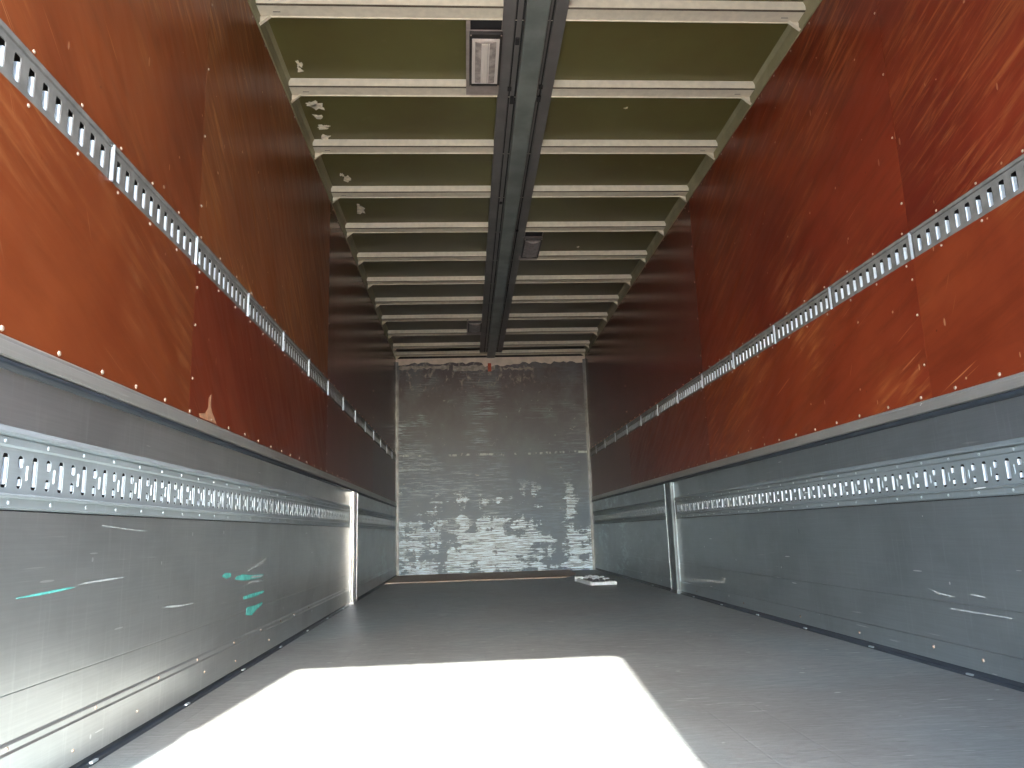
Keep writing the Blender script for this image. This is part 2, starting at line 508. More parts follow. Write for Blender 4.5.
# ------------------------------------------------------------------ the shell
tag(obj('ground', box((-40, -60, -1.35), (40, 40, -1.25)), M_GROUND), kind='structure')
tag(obj('floor', box((-W - .09, Y0, -.10), (W + .09, Y1 + .1, 0)), M_FLOOR), kind='structure')
wf = tag(obj('wall_front', box((-W - .06, Y1, 0), (W + .06, Y1 + .08, CZ)), M_BULK), kind='structure')
ceil_ = tag(obj('ceiling', box((-W - .09, Y0, CZ), (W + .09, Y1 + .08, CZ + .05)), M_ROOF), kind='structure')
# rear frame: header, sill, right hand door leaf closed, left leaf swung open against the outside
rear = tag(obj('wall_rear', box((-W - .12, Y0 - .06, 2.66), (W + .12, Y0, CZ + .05)), M_SKIN), kind='structure')
bm = bmesh.new()
add_box(bm, (-W - .12, Y0 - .06, -.12), (W + .12, Y0, 0))
add_box(bm, (-W - .12, Y0 - .06, 0), (-W - .08, Y0, 2.66))
add_box(bm, (W, Y0 - .06, 0), (W + .12, Y0, 2.66))
# rounded corners of the door opening
for e, g in ((-W - .08, 1), (DX, -1)):
    fan = [(e, 2.66)] + [(e + g * (.07 - .07 * math.cos(a)), 2.66 - .07 + .07 * math.sin(a)) for a in [k * math.pi / 12 for k in range(7)]]
    add_sweep(bm, [[(x, y, z) for x, z in fan] for y in (Y0 - .06, Y0)])
obj('door_frame', bm, M_SKIN, rear)
door = tag(obj('door_1', box((DX, Y0 - .05, -.02), (W + .02, Y0 - .01, 2.68), .004), M_SKIN), kind='structure')
bm = bmesh.new()
for x in (.35, .85):
    add_box(bm, (x - .015, Y0 - .09, .0), (x + .015, Y0 - .06, 2.6), .005)
obj('locking_bar', bm, M_SCREW, door)

def wall_skin(side):
    bm = bmesh.new()
    add_box(bm, (X(side, -.090), LY, -.1), (X(side, -.030), Y1 + .08, CZ + .05))
    add_box(bm, (X(side, -.120), Y0 - .06, -.1), (X(side, -.090), LY + .03, CZ + .05))
    return bm
KZ = {-1: .006, 1: -.006}      # small height differences between the two sides
RAIL = (1.400, 1.499)
PLYY = [LY, 2.43, 4.812, 7.20, Y1]
for side, nm in ((-1, 'left'), (1, 'right')):
    k = KZ[side]
    wall = tag(obj('wall_' + nm, wall_skin(side), M_SKIN), kind='structure')
    # plywood boards above and below the slotted rail
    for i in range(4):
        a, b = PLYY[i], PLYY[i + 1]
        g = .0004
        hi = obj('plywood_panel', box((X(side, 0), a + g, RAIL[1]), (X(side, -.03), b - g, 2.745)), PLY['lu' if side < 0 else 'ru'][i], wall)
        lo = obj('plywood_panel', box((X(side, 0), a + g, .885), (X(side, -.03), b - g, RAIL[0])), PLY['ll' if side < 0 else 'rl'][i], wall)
        y = a + .03
        n = 0
        yy = 1.448 + (.055 if side > 0 else 0)
        while yy < b - .01:
            if yy > a + .01:
                screw(lo, side, yy + rnd.uniform(-.01, .01), .912 + rnd.uniform(-.002, .002), .0065)
            yy += .2
        if i > 0:
            z = 1.62
            while z < 2.70:
                screw(hi, side, a + .018, z)
                z += .26
            for z in (1.02, 1.20, 1.33):
                screw(lo, side, a + .018, z)
        # rivets just under the cornice
        yy = a + .1
        while yy < b:
            if yy > 2.6:
                screw(hi, side, yy, 2.72, .005)
            yy += .2
    # board wall below: three stacked planks with a rebated joint, and the recess behind the track
    bm = bmesh.new()
    add_box(bm, (X(side, .004), LY, .715 + k), (X(side, -.03), Y1, .862), .0015)
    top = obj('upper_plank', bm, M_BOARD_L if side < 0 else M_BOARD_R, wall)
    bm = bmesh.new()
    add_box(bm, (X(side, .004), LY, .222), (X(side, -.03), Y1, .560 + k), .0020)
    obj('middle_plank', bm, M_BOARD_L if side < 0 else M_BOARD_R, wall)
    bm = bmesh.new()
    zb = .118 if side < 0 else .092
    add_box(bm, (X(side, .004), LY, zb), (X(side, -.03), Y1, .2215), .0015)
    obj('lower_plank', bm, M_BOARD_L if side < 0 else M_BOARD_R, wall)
    bm = bmesh.new()
    if side < 0:
        pr = [(-.03, .024), (.011, .024), (.011, .112), (.008, .117), (.008, .128), (.006, .134), (-.03, .134)]
    else:
        pr = [(-.03, .024), (.009, .024), (.009, .088), (.006, .092), (-.03, .092)]
    kick = obj('kick_plank', extr_y([(X(side, t), z) for t, z in pr], LY, Y1), M_BOARD_L if side < 0 else M_BOARD_R, wall)
    if side < 0:
        for q in range(9):
            screw(kick, side, 1.62 + .34 * q + rnd.uniform(-.05, .05), .123, .0045, .008)
            if q < 5:
                screw(kick, side, 1.78 + .41 * q + rnd.uniform(-.08, .08), .055 + .01 * (q % 3), .004, .011)
    else:
        for q, (yy, zz) in enumerate(((2.35, .06), (3.1, .05), (3.65, .055), (2.6, .065), (4.4, .05), (5.3, .05))):
            screw(kick, side, yy, zz, .006, .009)
    obj('rail_recess', box((X(side, -.026), LY, RAIL[0] - .02), (X(side, -.030), Y1, RAIL[1] + .02)), M_DARK, wall)
    obj('track_recess', box((X(side, -.026), LY, .54), (X(side, -.030), Y1, .74)), M_DARK, wall)
    # floor seal
    base = tag(obj('baseboard_' + nm, extr_y([(X(side, t), z) for t, z in ((-.03, 0), (.014, 0), (.013, .008), (.005, .012), (.002, .024), (-.03, .024))], LY, Y1), M_RUBBER), kind='structure')
    for q in range(8):
        yy = (1.90 if side < 0 else 2.40) + .59 * q
        bm = bmesh.new()
        add_box(bm, (X(side, .011), yy, .005), (X(side, .020), yy + .03, .011), .002)
        obj('rivet', bm, M_TRACK, base)
    # aluminium cap rail over the planks, with a bulging rubber strip under it
    pr = [(-.01, .899), (.004, .8985), (.007, .894), (.007, .888), (.010, .886), (.014, .868), (.014, .858), (.010, .855), (-.01, .855)]
    cap = tag(obj('trim_1' if side < 0 else 'trim_2', extr_y([(X(side, t), z) for t, z in pr], LY, Y1), M_CAP), kind='structure')
    arc = [(.003 + .014 * math.sin(a), .8435 + .0105 * math.cos(a)) for a in [q * math.pi / 8 for q in range(9)]]
    rb = obj('rubber_strip', extr_y([(X(side, t), z) for t, z in [(-.01, .854)] + arc + [(-.01, .833)]], LY, Y1), M_RUBBER, cap)
    # painted angle between plywood and roof
    pr = [(-.02, 2.735), (.006, 2.735), (.007, 2.742), (.010, 2.80), (.022, 2.8245), (-.02, 2.8245)]
    co = tag(obj('trim_3' if side < 0 else 'trim_4', extr_y([(X(side, t), z) for t, z in pr], LY, Y1), M_CORNICE), kind='structure')
    # corner angle at the front wall
    pr = [(-.01, Y1 - .001), (-.01, Y1 - .035), (.003, Y1 - .035), (.004, Y1 - .006), (.030, Y1 - .005), (.030, Y1 - .001)]
    bm = bmesh.new()
    z0, z1 = .0, 2.70
    add_sweep(bm, [[(X(side, t + .0065), y, z) for t, y in pr] for z in (z0, z1)])
    tag(obj('trim_5' if side < 0 else 'trim_6', bm, M_TRIM), kind='structure')

# ragged cream strip along the head of the front wall, and its red tag
bm = bmesh.new()
N = 60
top, bot = [], []
for i in range(N + 1):
    x = -W + 2 * W * i / N
    d = 2.672 if x < -.1 else (2.625 if x < .25 else 2.66)
    bot.append(bm.verts.new((x, Y1 - .004, d + rnd.uniform(-.018, .018))))
    top.append(bm.verts.new((x, Y1 - .004, 2.742)))
for i in range(N):
    bm.faces.new((bot[i], bot[i + 1], top[i + 1], top[i]))
bmesh.ops.solidify(bm, geom=bm.faces[:], thickness=.004)
obj('head_strip', bm, simple('head_strip_paint', (.66, .56, .48), .5, 0, .12, 9), wf)
bm = bmesh.new()
for (xa, xb, za, zb_) in ((-1.2, -.55, 2.60, 2.645), (-.5, .05, 2.565, 2.64), (.15, .55, 2.575, 2.60)):
    n = 16
    lo_ = [bm.verts.new((xa + (xb - xa) * i / n, Y1 - .003, za + rnd.uniform(-.02, .02))) for i in range(n + 1)]
    hi_ = [bm.verts.new((xa + (xb - xa) * i / n, Y1 - .003, zb_ + rnd.uniform(-.012, .012))) for i in range(n + 1)]
    for i in range(n):
        bm.faces.new((lo_[i], lo_[i + 1], hi_[i + 1], hi_[i]))
bmesh.ops.solidify(bm, geom=bm.faces[:], thickness=.002)
obj('peeling_paint', bm, simple('peeling_paint_grey', (.30, .27, .24), .6, 0, .35, 18), wf)
bm = bmesh.new()
add_box(bm, (-.045, Y1 - .009, 2.555), (0, Y1 - .005, 2.665), .001)
t = tag(obj('hanging_tag', bm, M_RED), 'small red tag at the top of the grey front wall under the roof channel', 'tag')

obj('head_gap', box((-W, Y1 - .003, 2.742), (W, Y1 - .0005, 2.77)), M_DARK, wf)
# loose brown sheet along the foot of the front wall
bm = bmesh.new()
n = 12
pts = []
for i in range(n + 1):
    x = -W + .02 + (W + .86 - .02) * i / n
    pts.append((x, 8.13 + .02 * math.sin(i * 1.7) + (.5 if i == n else 0)))
prof = pts + [(.90, Y1 - .04), (-W + .02, Y1 - .04)]
va = [bm.verts.new((x, y, .0005)) for x, y in prof]
vb = [bm.verts.new((x, y, .0125)) for x, y in prof]
bm.faces.new(va)
bm.faces.new(vb[::-1])
for i in range(len(prof)):
    j = (i + 1) % len(prof)
    bm.faces.new((va[i], va[j], vb[j], vb[i]))
tag(obj('floor_sheet', bm, M_SHEET), 'thin brown board lying on the floor along the foot of the front wall', 'board')

# ------------------------------------------------------------------ slotted rails
def ring(cy, cz, hw, hh, n, N=20):
    out = []
    for i in range(N):
        a = 2 * math.pi * (i + .5) / N
        c, s = math.cos(a), math.sin(a)
        out.append((cy + hw * math.copysign(abs(c) ** (2 / n), c), cz + hh * math.copysign(abs(s) ** (2 / n), s)))
    return out
def hole_cell(bm, P, ya, yb, za, zb, hy, hz, hw, hh, n, depth):
    """plate cell with one punched hole. P(t,y,z) -> point; t inward"""
    N = 20
    R = ring(hy, hz, hw, hh, n, N)
    O = []
    for i in range(N):
        a = 2 * math.pi * (i + .5) / N
        c, s = math.cos(a), math.sin(a)
        # the corner directions fall between samples: snap the nearest sample on to the corner
        m = max(abs(c), abs(s))
        c, s = c / m, s / m
        if abs(abs(c) - abs(s)) < .18:
            c, s = math.copysign(1, c), math.copysign(1, s)
        y = hy + c * (yb - hy if c > 0 else hy - ya)
        z = hz + s * (zb - hz if s > 0 else hz - za)
        O.append((y, z))
    vo = [bm.verts.new(P(0, y, z)) for y, z in O]
    vi = [bm.verts.new(P(0, y, z)) for y, z in R]
    vd = [bm.verts.new(P(-depth, y, z)) for y, z in R]
    for i in range(N):
        j = (i + 1) % N
        q = [vo[i], vo[j], vi[j], vi[i]]
        if (vo[i].co - vo[j].co).length < 1e-6:
            q = [vo[i], vi[j], vi[i]]
        bm.faces.new(q)
        bm.faces.new((vi[i], vi[j], vd[j], vd[i]))
def tab(bm, P, yf, za, zb, depth, roll=.006):
    """lip bent inwards along the far edge of a hole, rolled at its root"""
    prof = []
    for q in range(5):
        a = q / 4 * math.pi / 2
        prof.append((-.0032 - (roll - roll * math.cos(a)), yf + .0012 - roll * math.sin(a) * .55))
    prof.append((-depth, prof[-1][1] - .0005))
    th = .0022
    outer = prof
    inner = [(t - .0005, y + th) for t, y in prof]
    vs = []
    for (z) in (za, zb):
        vs.append([bm.verts.new(P(t, y, z)) for t, y in outer] + [bm.verts.new(P(t, y, z)) for t, y in inner[::-1]])
    n = len(vs[0])
    for i in range(n):
        j = (i + 1) % n
        bm.faces.new((vs[0][i], vs[0][j], vs[1][j], vs[1][i]))
    bm.faces.new(vs[0])
    bm.faces.new(vs[1][::-1])

PITCH = .6025
ORD = ['first', 'second', 'third', 'fourth', 'fifth', 'sixth', 'seventh', 'eighth', 'ninth', 'tenth', 'eleventh', 'twelfth', 'thirteenth', 'fourteenth']
# an upper rail section, local coordinates from its near joint
def rail_meshes(side):
    z0, z1 = RAIL
    P = lambda t, y, z: (-side * t, y, z)
    bm = bmesh.new()
    ya, n = .026, 11
    pw = (PITCH - .036) / n
    zc = (1.4135 + 1.472) / 2
    for i in range(n):
        a = ya + i * pw
        hole_cell(bm, P, a, a + pw, 1.4075, 1.482, a + pw / 2, zc, .0118, .0292, 7, .0022)
    # solid edges
    def quad(y0, y1, za, zb, t0=0, t1=0):
        bm.faces.new([bm.verts.new(P(t0, y0, za)), bm.verts.new(P(t0, y1, za)), bm.verts.new(P(t1, y1, zb)), bm.verts.new(P(t1, y0, zb))])
    quad(ya, ya + n * pw, z0, 1.4075, .0, 0)
    quad(0, ya, z0, 1.4865)
    quad(ya + n * pw, PITCH - .003, z0, 1.4865)
    quad(ya, ya + n * pw, 1.482, 1.4865)
    quad(0, PITCH - .003, 1.4865, 1.4880, 0, -.004)
    quad(0, PITCH - .003, 1.4880, 1.4895, -.004, .003)
    quad(0, PITCH - .003, 1.4895, z1 + .001, .003, .004)
    quad(0, PITCH - .003, z1 + .001, z1 + .0015, .004, -.02)
    quad(0, PITCH - .003, z0, z0 - .0005, 0, -.02)
    plate = bm
    bt = bmesh.new()
    for i in range(n):
        a = ya + i * pw + pw / 2
        tab(bt, P, a + .0118, 1.4155, 1.4625, .016)
    bj = bmesh.new()
    add_sweep(bj, [[P(t, y, z) for t, y in ((-.002, .006), (.005, .006), (.007, .009), (.007, .012), (.005, .015), (-.002, .016))] for z in (z0 - .001, z1 - .003)])
    return plate, bt, bj
for side, nm in ((-1, 'left'), (1, 'right')):
    pl, tb, js = rail_meshes(side)
    base0 = (.598 if side < 0 else .608)
    root = empty('cargo_rail')
    parts = [obj('slotted_plate', join(pl, tb), [M_RAIL, M_TAB], root), obj('joint_strip', js, M_TAB, root)]
    first = True
    n_seg = 14
    idx = 0
    for q in range(15):
        y = base0 + q * PITCH
        if y + PITCH < (1.3 if side < 0 else 1.8) or y + .3 > Y1:
            continue
        if first:
            o = root
            ps = parts
            first = False
        else:
            o = root.copy()
            C.objects.link(o)
            ps = []
            for p in parts:
                c = p.copy()
                C.objects.link(c)
                c.parent = o
                ps.append(c)
        o.location = (X(side, 0), y, 0)
        dist = 'nearest the open rear end' if idx == 0 else f'{ORD[idx]} from the open rear end'
        tag(o, f'grey slotted steel rail section in the {nm} red wall, {dist}', 'cargo rail', f'slotted rail sections in the {nm} plywood wall')
        for yy in (.055, .255, .455):
            for zz in (RAIL[0] - .012, RAIL[1] + .013):
                screw(o, side, yy + y, zz, .0046, 0, (o.location[0], y, 0))
        idx += 1
    # leftover stub of recess at the far end is behind the corner angle

# ------------------------------------------------------------------ lower combination tracks
def track(side, ya, yb, phase, label):
    k = KZ[side]
    root = empty('lashing_rail', (X(side, 0), ya, 0))
    P = lambda t, y, z: (-side * (t + .001), y - ya, z + k)
    bm = bmesh.new()
    step = .0505
    i0 = math.ceil((ya - phase) / step + .5)
    i1 = math.floor((yb - phase) / step - .5)
    bt = bmesh.new()
    be = bmesh.new()
    zA, zB, zM = .596, .678, .6385
    for i in range(i0, i1 + 1):
        y = phase + i * step
        if i % 2:
            hole_cell(bm, P, y - step / 2, y + step / 2, zA, zB, y, .637, .0105, .0335, 5, .002)
            tab(bt, P, y + .0105, .611, .663, .014)
        else:
            hole_cell(bm, P, y - step / 2, y + step / 2, zM, zB, y, .657, .0105, .0125, 2.4, .002)
            tab(bt, P, y + .0105, .647, .664, .014)
            hole_cell(bm, P, y - step / 2, y + step / 2, zA, zM, y, .6165, .0090, .0125, 2.6, .002)
            tab(bt, P, y + .0085, .6105, .624, .012)
            # pressed bead between the holes
            add_sweep(be, [[P(t, yy, z) for t, yy in ((-.001, y + .020), (.0025, y + .022), (.0025, y + .0245), (-.001, y + .0265))] for z in (.622, .650)])
    ys, ye = phase + (i0 - .5) * step, phase + (i1 + .5) * step
    def strip(y0, y1, prof):
        for (t0, z0), (t1, z1) in zip(prof, prof[1:]):
            bm.faces.new([bm.verts.new(P(t0, y0, z0)), bm.verts.new(P(t0, y1, z0)), bm.verts.new(P(t1, y1, z1)), bm.verts.new(P(t1, y0, z1))])
    strip(ya, yb, [(0, zB), (0, .682), (.006, .686), (.0062, .699), (.001, .7005), (.001, .7022), (.013, .7045), (.014, .709), (.003, .722), (-.02, .722)])
    strip(ya, yb, [(0, zA), (0, .594), (.012, .5905), (.012, .5865), (.004, .585), (.0042, .5665), (.0, .5655), (.0, .563), (-.02, .5628)])
    strip(ya, ys, [(0, zA), (0, zB)])
    strip(ye, yb, [(0, zA), (0, zB)])
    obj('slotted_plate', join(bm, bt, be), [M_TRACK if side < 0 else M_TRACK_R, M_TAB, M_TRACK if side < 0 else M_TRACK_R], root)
    yy = ya + .08
    while yy < yb:
        if yy > 1.3 and yy < 5.8:
            screw(root, side, yy, .6925 + k, .0048, .0072, (root.location[0], ya, 0), 'rivet')
            screw(root, side, yy + .03, .576 + k, .0048, .0052, (root.location[0], ya, 0), 'rivet')
        yy += .15
    tag(root, label, 'cargo track', f'punched tracks on the {"left" if side < 0 else "right"} metal boards')
track(-1, .50, 5.790, 1.496 - 29 * .0505, 'long punched steel track on the left metal wall, in front of the bright post')
track(-1, 5.965, 9.50, 1.496 - 29 * .0505, 'short punched steel track on the left wall between the bright post and the front wall')
track(1, .50, 5.700, 2.124 - 33 * .0505, 'long punched steel track on the right metal wall, in front of the grey post')
track(1, 5.885, 9.50, 2.124 - 33 * .0505, 'short punched steel track on the right wall between the grey post and the front wall')

# ------------------------------------------------------------------ wall posts
def post(side, ya, yb, label):
    PT = .036
    root = empty('wall_post', (X(side, 0), ya, 0))
    P = lambda t, y, z: (-side * t, y - ya, z)
    bm = bmesh.new()
    # channel: near flange, shallow web, far flange
    pr = [(.005, ya), (PT - .004, ya), (PT, ya + .004), (PT, ya + .016), (PT - .006, ya + .022), (PT - .006, yb - .022), (PT, yb - .016), (PT, yb - .004), (PT - .004, yb), (.005, yb)]
    add_sweep(bm, [[P(t, y, z) for t, y in pr] for z in (.030, .832)])
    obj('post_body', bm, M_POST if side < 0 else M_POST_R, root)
    bm = bmesh.new()
    add_sweep(bm, [[P(t, y, z) for t, y in ((.016, ya - .006), (.022, ya - .006), (.022, ya), (.016, ya))] for z in (.032, .80)])
    obj('groove_strip', bm, M_BLACKBIT, root)
    for t_, y_ in ((.005, ya - .002), (PT, yb - .008)):
        bm = bmesh.new()
        add_box(bm, P(t_ - .001, y_ - .002, .03), P(t_ + .003, y_ + .003, .828), .001)
        obj('edge_bead', bm, M_POST if side < 0 else M_TRACK, root)
    bm = bmesh.new()
    add_box(bm, P(PT + .002, ya - .004, .001), P(.004, yb + .004, .029), .003)
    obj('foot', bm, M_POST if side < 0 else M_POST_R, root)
    tag(root, label, 'post')
post(-1, 5.80, 5.955, 'bright aluminium post standing against the left metal wall')
post(1, 5.71, 5.875, 'grey aluminium post standing against the right metal wall')

# ------------------------------------------------------------------ roof crossbeams
bow_labels = []
HB = 2.782
def bow(y, label, drop=0.0):
    root = empty('roof_beam', (0, y, drop))
    bm = bmesh.new()
    #   near face, groove, bottom flange, far lip        (y relative to far edge, z)
    pr = [(-.088, CZ - .0008), (-.086, HB + .0030), (-.0825, HB + .0025), (-.0820, HB + .0140), (-.0730, HB + .0140), (-.0725, HB), (-.004, HB), (-.0035, HB - .0050), (0, HB - .0050), (0, CZ - .0008)]
    L = 1.185
    E = W - .012
    secs = [[(-E, a, z) for a, z in pr], [(E, a, z) for a, z in pr]]
    add_sweep(bm, secs)
    obj('beam_body', bm, M_CREAM, root)
    obj('groove_shade_strip', box((-E, -.0830, HB - .0006), (E, -.0735, HB + .006)), M_GROOVE_SHADE, root)  # strip added across the groove mouth, dark colour standing in for its shade
    for s in (-1, 1):
        bm = bmesh.new()
        # thin knee plate under the far edge of the flange, with a turned edge
        tri = [(s * (L - .002), HB - .002), (s * (E + .002), HB - .044), (s * (E + .002), HB - .002)]
        add_sweep(bm, [[(x, y_, z) for x, z in tri] for y_ in (-.005, -.001)])
        edge = [(s * (L - .004), HB - .0028), (s * (E + .003), HB - .046), (s * (E + .003), HB - .0425), (s * L, HB + .0005)]
        add_sweep(bm, [[(x, y_, z) for x, z in edge] for y_ in (-.016, .001)])
        obj('knee_bracket', bm, M_CREAM, root)
        bm = bmesh.new()
        add_box(bm, (s * (L - .05), -.035, HB - .0012), (s * (L - .018), -.031, HB + .001))
        obj('weld_mark', bm, M_CHAN, root)
    tag(root, label, 'roof beam', 'cream roof crossbeams')
NB_ = 11
for i in range(-4, NB_ + 1):
    y = 3.0115 + .6125 * i
    if y > Y1 - .05 or y < .5:
        continue
    if i < 0:
        continue
    lab = {0: 'cream roof crossbeam nearest the rear, at the top edge of the view',
           1: 'cream roof crossbeam at the front end of the large lamp', 2: 'cream roof crossbeam just past the row of pale paint flakes, third from the rear',
           3: 'cream roof crossbeam, fourth from the rear', 4: 'cream roof crossbeam at the rear end of the middle lamp, fifth from the rear',
           5: 'cream roof crossbeam at the front end of the middle lamp, sixth from the rear'}.get(i)
    if not lab:
        lab = 'cream roof crossbeam, %s from the rear' % ORD[i]
    bow(y, lab)
bow(9.50, 'narrow cream roof crossbeam right against the front wall', -.018)
# pale flakes where the roof paint has gone
bm = bmesh.new()
def blob(cx, cy, rx, ry, n=13):
    bm = bmesh.new()
    vs = []
    for i in range(n):
        a = 2 * math.pi * i / n
        k = rnd.uniform(.35, 1.25)
        vs.append(bm.verts.new((cx + rx * k * math.cos(a), cy + ry * k * math.sin(a), CZ - .0016)))
    f = bm.faces.new(vs)
    r = bmesh.ops.extrude_face_region(bm, geom=[f])
    bmesh.ops.translate(bm, verts=[v for v in r['geom'] if isinstance(v, bmesh.types.BMVert)], vec=(0, 0, .0012))
    obj('paint_flake', bm, M_FLAKE, ceil_)
for x, yy, rx, ry in ((-1.150, 3.42, .016, .035), (-1.155, 3.46, .018, .03), (-1.16, 3.77, .05, .04), (-1.13, 3.80, .045, .035), (-1.155, 3.90, .03, .035), (-1.15, 4.02, .035, .03),
                      (-1.12, 4.00, .02, .02), (-1.145, 4.13, .03, .04), (-1.10, 4.20, .025, .03), (-1.11, 4.65, .03, .05), (-1.13, 4.60, .015, .03), (-1.08, 5.15, .04, .07), (-1.09, 5.08, .02, .04),
                      (.587, 3.80, .012, .012), (.62, 5.9, .012, .02)):
    blob(x, yy, rx, ry)

# ------------------------------------------------------------------ centre channel
root = empty('roof_channel', (0, 0, 0))
YA = .5
YB = Y1 - .002
def chan(name, prof, mat, ya=YA, yb=YB):
    return obj(name, extr_y(prof, ya, yb), mat, root)
chan('side_flange', [(-.150, HB - .006), (-.097, HB - .008), (-.093, HB - .012), (-.093, HB + .030), (-.150, HB + .030)], M_CHAN)
chan('side_flange', [(.139, HB - .006), (.084, HB - .008), (.080, HB - .012), (.080, HB + .030), (.139, HB + .030)], M_CHAN)
chan('inner_rib', [(-.084, HB - .012), (-.062, HB - .012), (-.062, HB + .030), (-.084, HB + .030)], M_CHAN)
chan('inner_rib', [(.062, HB - .006), (.071, HB - .006), (.071, HB + .03), (.062, HB + .03)], M_CHAN)
chan('dark_groove', [(-.145, HB - .004), (.134, HB - .004), (.134, CZ - .002), (-.145, CZ - .002)], M_DARK)
chan('centre_band', [(-.052, HB - .044), (-.046, HB - .048), (.046, HB - .048), (.052, HB - .044), (.052, HB + .022), (-.052, HB + .022)], M_CHAN_MID)
for (x, yy, l) in ((-.074, 3.12, .05), (-.090, 3.52, .03), (-.072, 3.60, .07), (.073, 3.50, .03), (.073, 3.60, .05), (-.074, 4.9, .03), (.073, 5.4, .03)):
    bm = bmesh.new()
    add_box(bm, (x - .010, yy, HB - .018), (x + .010, yy + l, HB - .008), .002)
    obj('cable_clip', bm, M_DARK, root)
tag(root, 'long grey channel running down the middle of the roof', 'roof channel')

# ------------------------------------------------------------------ roof lamps
def lamp(x0, x1, y0, y1, label, diff, plate=None, strap=True):
    root = empty('ceiling_lamp', ((x0 + x1) / 2, (y0 + y1) / 2, 0))
    ox, oy = (x0 + x1) / 2, (y0 + y1) / 2
    zb = 2.762
    def put(name, bm, mat):
        return obj(name, moved(bm, (-ox, -oy, 0)), mat, root)
    bm = bmesh.new()
    add_box(bm, (x0, y0, zb), (x1, y1, HB + .002), .004)
    put('housing', bm, M_LAMPBODY)
    # raised rim
    bm = bmesh.new()
    w = .012
    for a, b in (((x0, y0, zb - .004), (x0 + w, y1, zb)), ((x1 - w, y0, zb - .004), (x1, y1, zb)), ((x0, y0, zb - .004), (x1, y0 + w, zb)), ((x0, y1 - w, zb - .004), (x1, y1, zb))):
        add_box(bm, a, b, .001)
    put('rim', bm, M_LAMPBODY)
    # ribbed lens with a rounded outline
    bm = bmesh.new()
    xa, xb, ya, yb = x0 + .012, x1 - .012, y0 + .034, y1 - .022
    n = 22
    prev = None
    hts = []
    for i in range(n + 1):
        u = i / n
        zz = zb - .004 - .010 * (1 - (2 * abs(u - .5)) ** 4) - (.0035 if 6 <= i <= 16 and i % 2 else 0) - (.004 if 8 <= i <= 14 else 0)
        hts.append((xa + (xb - xa) * u, zz))
    add_box(bm, (xa, ya, zb - .0055), (xb, yb, zb - .001), .002)
    put('lens_frame', bm, diff)
    bm = bmesh.new()
    ins = (xb - xa) * .12
    rib = []
    for i in range(25):
        u = i / 24
        rib.append((xa + ins + (xb - xa - 2 * ins) * u, zb - .006 - .007 * math.sin(math.pi * u) ** .5 - (.0012 if i % 2 else 0)))
    add_sweep(bm, [[(x, y, z) for x, z in [(xa + ins, zb - .004)] + rib + [(xb - ins, zb - .004)]] for y in (ya + ins, yb - ins)])
    put('lens', bm, M_LENS if diff is M_DIFF else M_DIFF_DULL)
    bm = bmesh.new()
    mx = (xa + xb) / 2 - .003
    add_box(bm, (mx - .018, ya + ins * 1.4, zb - .0185), (mx + .014, yb - ins * 1.4, zb - .010), .003)
    add_box(bm, (mx + .0150, ya + ins * 1.4, zb - .0165), (mx + .022, yb - ins * 1.4, zb - .010), .002)
    put('tube_cover', bm, diff)
    bm = bmesh.new()
    for px, py in ((x0 + .006, y0 + .006), (x1 - .006, y0 + .006), (x0 + .006, y1 - .006), (x1 - .006, y1 - .006)):
        bmesh.ops.create_uvsphere(bm, u_segments=8, v_segments=5, radius=.004, matrix=Matrix.Translation((px, py, zb - .005)))
    put('screw', bm, M_SCREW)
    if plate:
        pa, pb = plate
        bm = bmesh.new()
        add_box(bm, (x0 - .016, pa, HB - .004), (x0 + .004, pb, HB - .001), .0005)
        add_box(bm, (x1 - .006, pa, HB - .004), (x1 + .000, pb, HB - .001), .0005)
        add_box(bm, (x0 - .016, y1 - .01, HB - .0065), (x1, pb, HB - .0035), .0005)
        add_box(bm, (x0 - .016, y0 - .006, HB - .0065), (x1, y0 + .01, HB - .0035), .0005)
        put('mounting_bracket', bm, M_LAMPPLATE)
        bm = bmesh.new()
        add_box(bm, (x0 + .003, pa + .012, HB + .010), (x1 - .004, y0 + .03, HB + .030))
        put('back_box', bm, M_DARK)
    tag(root, label, 'ceiling lamp')
lamp(-.300, -.146, 3.085, 3.495, 'large clear-lens rectangular lamp nearest the rear, left of the roof channel', M_DIFF, (3.02, 3.60))
lamp(.140, .285, 5.56, 5.975, 'dusty rectangular lamp in the middle of the roof, right of the channel', M_DIFF_DULL, (5.47, 6.06))
lamp(-.300, -.150, 7.93, 8.34, 'dim rectangular lamp far down the roof near the front wall, left of the channel', M_DIFF_DULL, (7.86, 8.51))

# ------------------------------------------------------------------ marks on the walls
def smear(name, mat, side, t, pts):
    """irregular thin patch: pts (y,z)"""
    bm = bmesh.new()
    vs = [bm.verts.new((X(side, t), y, z)) for y, z in pts]
    f = bm.faces.new(vs)
    r = bmesh.ops.extrude_face_region(bm, geom=[f])
    bmesh.ops.translate(bm, verts=[v for v in r['geom'] if isinstance(v, bmesh.types.BMVert)], vec=(-side * .0006, 0, 0))
    obj(name, bm, mat, wl if side < 0 else wr)
wl = bpy.data.objects['wall_left']
wr = bpy.data.objects['wall_right']
smear('teal_smear', M_TEAL, -1, .0042, [(1.57, .3985), (1.66, .3985), (1.76, .4025), (1.79, .4045), (1.77, .4065), (1.66, .4035), (1.57, .4000)])
smear('teal_smear', M_TEAL, -1, .0042, [(2.98, .352), (3.10, .340), (3.36, .338), (3.39, .350), (3.20, .356), (3.08, .366), (3.00, .362)])
smear('teal_smear', M_TEAL, -1, .0042, [(3.10, .268), (3.25, .266), (3.40, .272), (3.40, .282), (3.22, .282), (3.10, .280)])
smear('teal_smear', M_TEAL, -1, .0042, [(3.14, .205), (3.22, .196), (3.30, .214), (3.37, .222), (3.38, .236), (3.28, .232), (3.15, .234)])
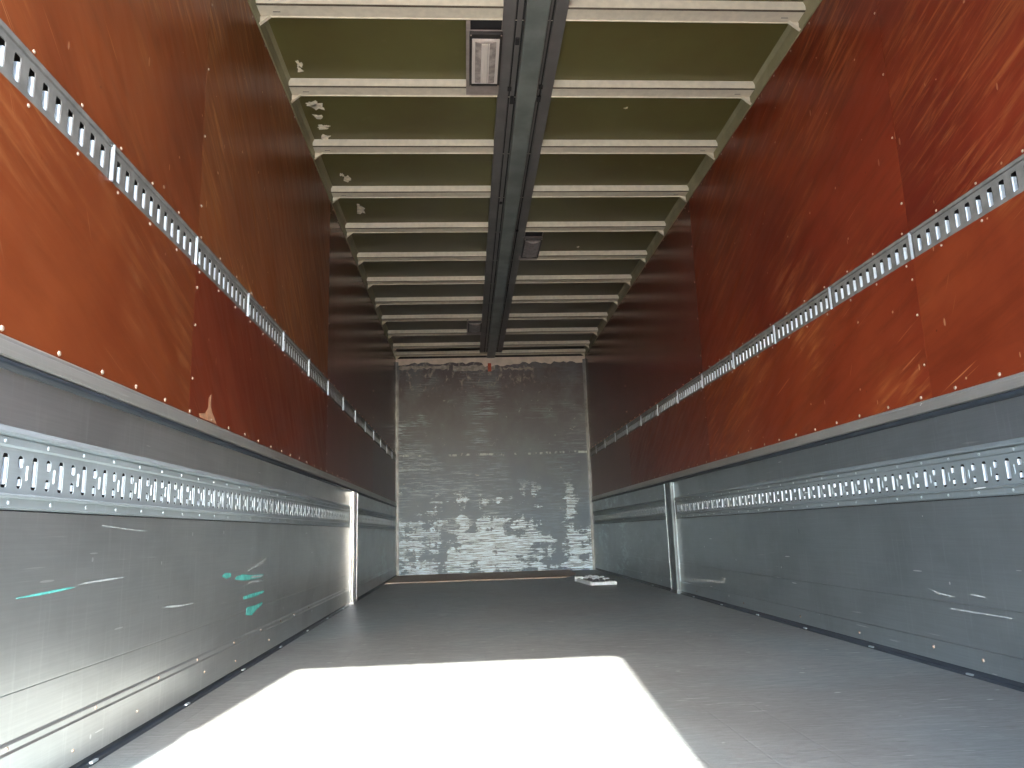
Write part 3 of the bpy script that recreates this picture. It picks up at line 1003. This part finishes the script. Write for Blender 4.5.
smear('teal_smear', M_TEAL, -1, .0042, [(2.82, .372), (2.88, .360), (2.93, .366), (2.92, .378), (2.86, .382)])
smear('white_scrape', M_WHITE, -1, .0046, [(3.18, .345), (3.36, .340), (3.37, .346), (3.22, .353)])
smear('white_scrape', M_WHITE, -1, .0042, [(3.16, .374), (3.26, .384), (3.40, .400), (3.42, .418), (3.36, .408), (3.26, .395), (3.16, .380)])
smear('white_scrape', M_WHITE, -1, .0042, [(3.10, .318), (3.2, .326), (3.38, .324), (3.38, .329), (3.18, .332)])
smear('white_scrape', M_WHITE, -1, .0042, [(2.30, .313), (2.40, .304), (2.52, .303), (2.58, .305), (2.46, .307), (2.34, .315)])
smear('white_scrape', M_WHITE, -1, .0042, [(1.80, .409), (1.95, .410), (2.05, .413), (1.95, .415), (1.85, .413)])
smear('white_scrape', M_WHITE, -1, .0042, [(1.90, .541), (2.1, .530), (2.18, .530), (2.1, .532), (1.9, .543)])
smear('splintered_patch', M_FILL, -1, .0004, [(2.53, .905), (2.70, .906), (2.68, .920), (2.655, .936), (2.635, .955), (2.632, 1.0), (2.612, .985), (2.612, .95), (2.58, .925), (2.52, .916)])
smear('white_scrape', M_WHITE, 1, .0042, [(4.70, .176), (4.74, .178), (4.77, .150), (5.40, .130), (5.40, .118), (4.80, .137), (4.72, .140)])
smear('white_scrape', M_WHITE, 1, .0042, [(5.58, .135), (5.68, .138), (5.66, .128)])
smear('white_scrape', M_WHITE, 1, .0042, [(2.20, .1995), (2.48, .2005), (2.48, .2035), (2.20, .2025)])
smear('white_scrape', M_WHITE, 1, .0042, [(2.45, .240), (2.54, .244), (2.60, .260), (2.54, .249), (2.47, .244)])
smear('white_scrape', M_WHITE, 1, .0042, [(2.30, .250), (2.38, .254), (2.36, .258), (2.31, .255)])

# ------------------------------------------------------------------ rubbish on the floor by the front wall
root = empty('crate_tray', (.865, 6.95, 0))
root.scale = (.88, .9, 1)
def part(name, bm, mat, rz=0):
    return obj(name, bm, mat, root)
bm = bmesh.new()
add_box(bm, (-.135, -.10, .001), (.125, -.065, .030), .005)
part('front_rail', bm, M_PLASTIC)
bm = bmesh.new()
add_sweep(bm, [[(-.145, -.07, .001), (-.12, -.07, .001), (-.12, -.07, .03), (-.145, -.07, .03)], [(-.19, .62, .001), (-.155, .62, .001), (-.155, .62, .03), (-.19, .62, .03)]])
part('side_rail', bm, M_PLASTIC)
bm = bmesh.new()
add_box(bm, (-.20, .60, .001), (-.11, .66, .045), .005)
add_box(bm, (-.02, .56, .001), (.06, .62, .050), .005)
part('back_rail', bm, M_PLASTIC)
bm = bmesh.new()
for x, y in ((-.10, 0), (.03, .03), (.07, .0), (-.06, .2), (.03, .3), (-.09, .42)):
    add_box(bm, (x, y, .001), (x + .055, y + .09, .040), .008)
part('dark_block', bm, M_BLACKBIT)
bm = bmesh.new()
for i in range(14):
    x, y = rnd.uniform(-.12, .08), rnd.uniform(.0, .55)
    bmesh.ops.create_icosphere(bm, subdivisions=1, radius=rnd.uniform(.008, .018), matrix=Matrix.Translation((x, y, .045 + rnd.uniform(0, .012))) @ Matrix.Diagonal((1.6, 1.2, .6, 1)))
part('crumpled_scrap', bm, M_PLASTIC)
bm = bmesh.new()
add_box(bm, (-.14, -.07, .0005), (.10, .60, .004))
part('base_sheet', bm, M_BLACKBIT)
tag(root, 'small white plastic tray of dark scraps on the floor near the front right corner', 'tray')
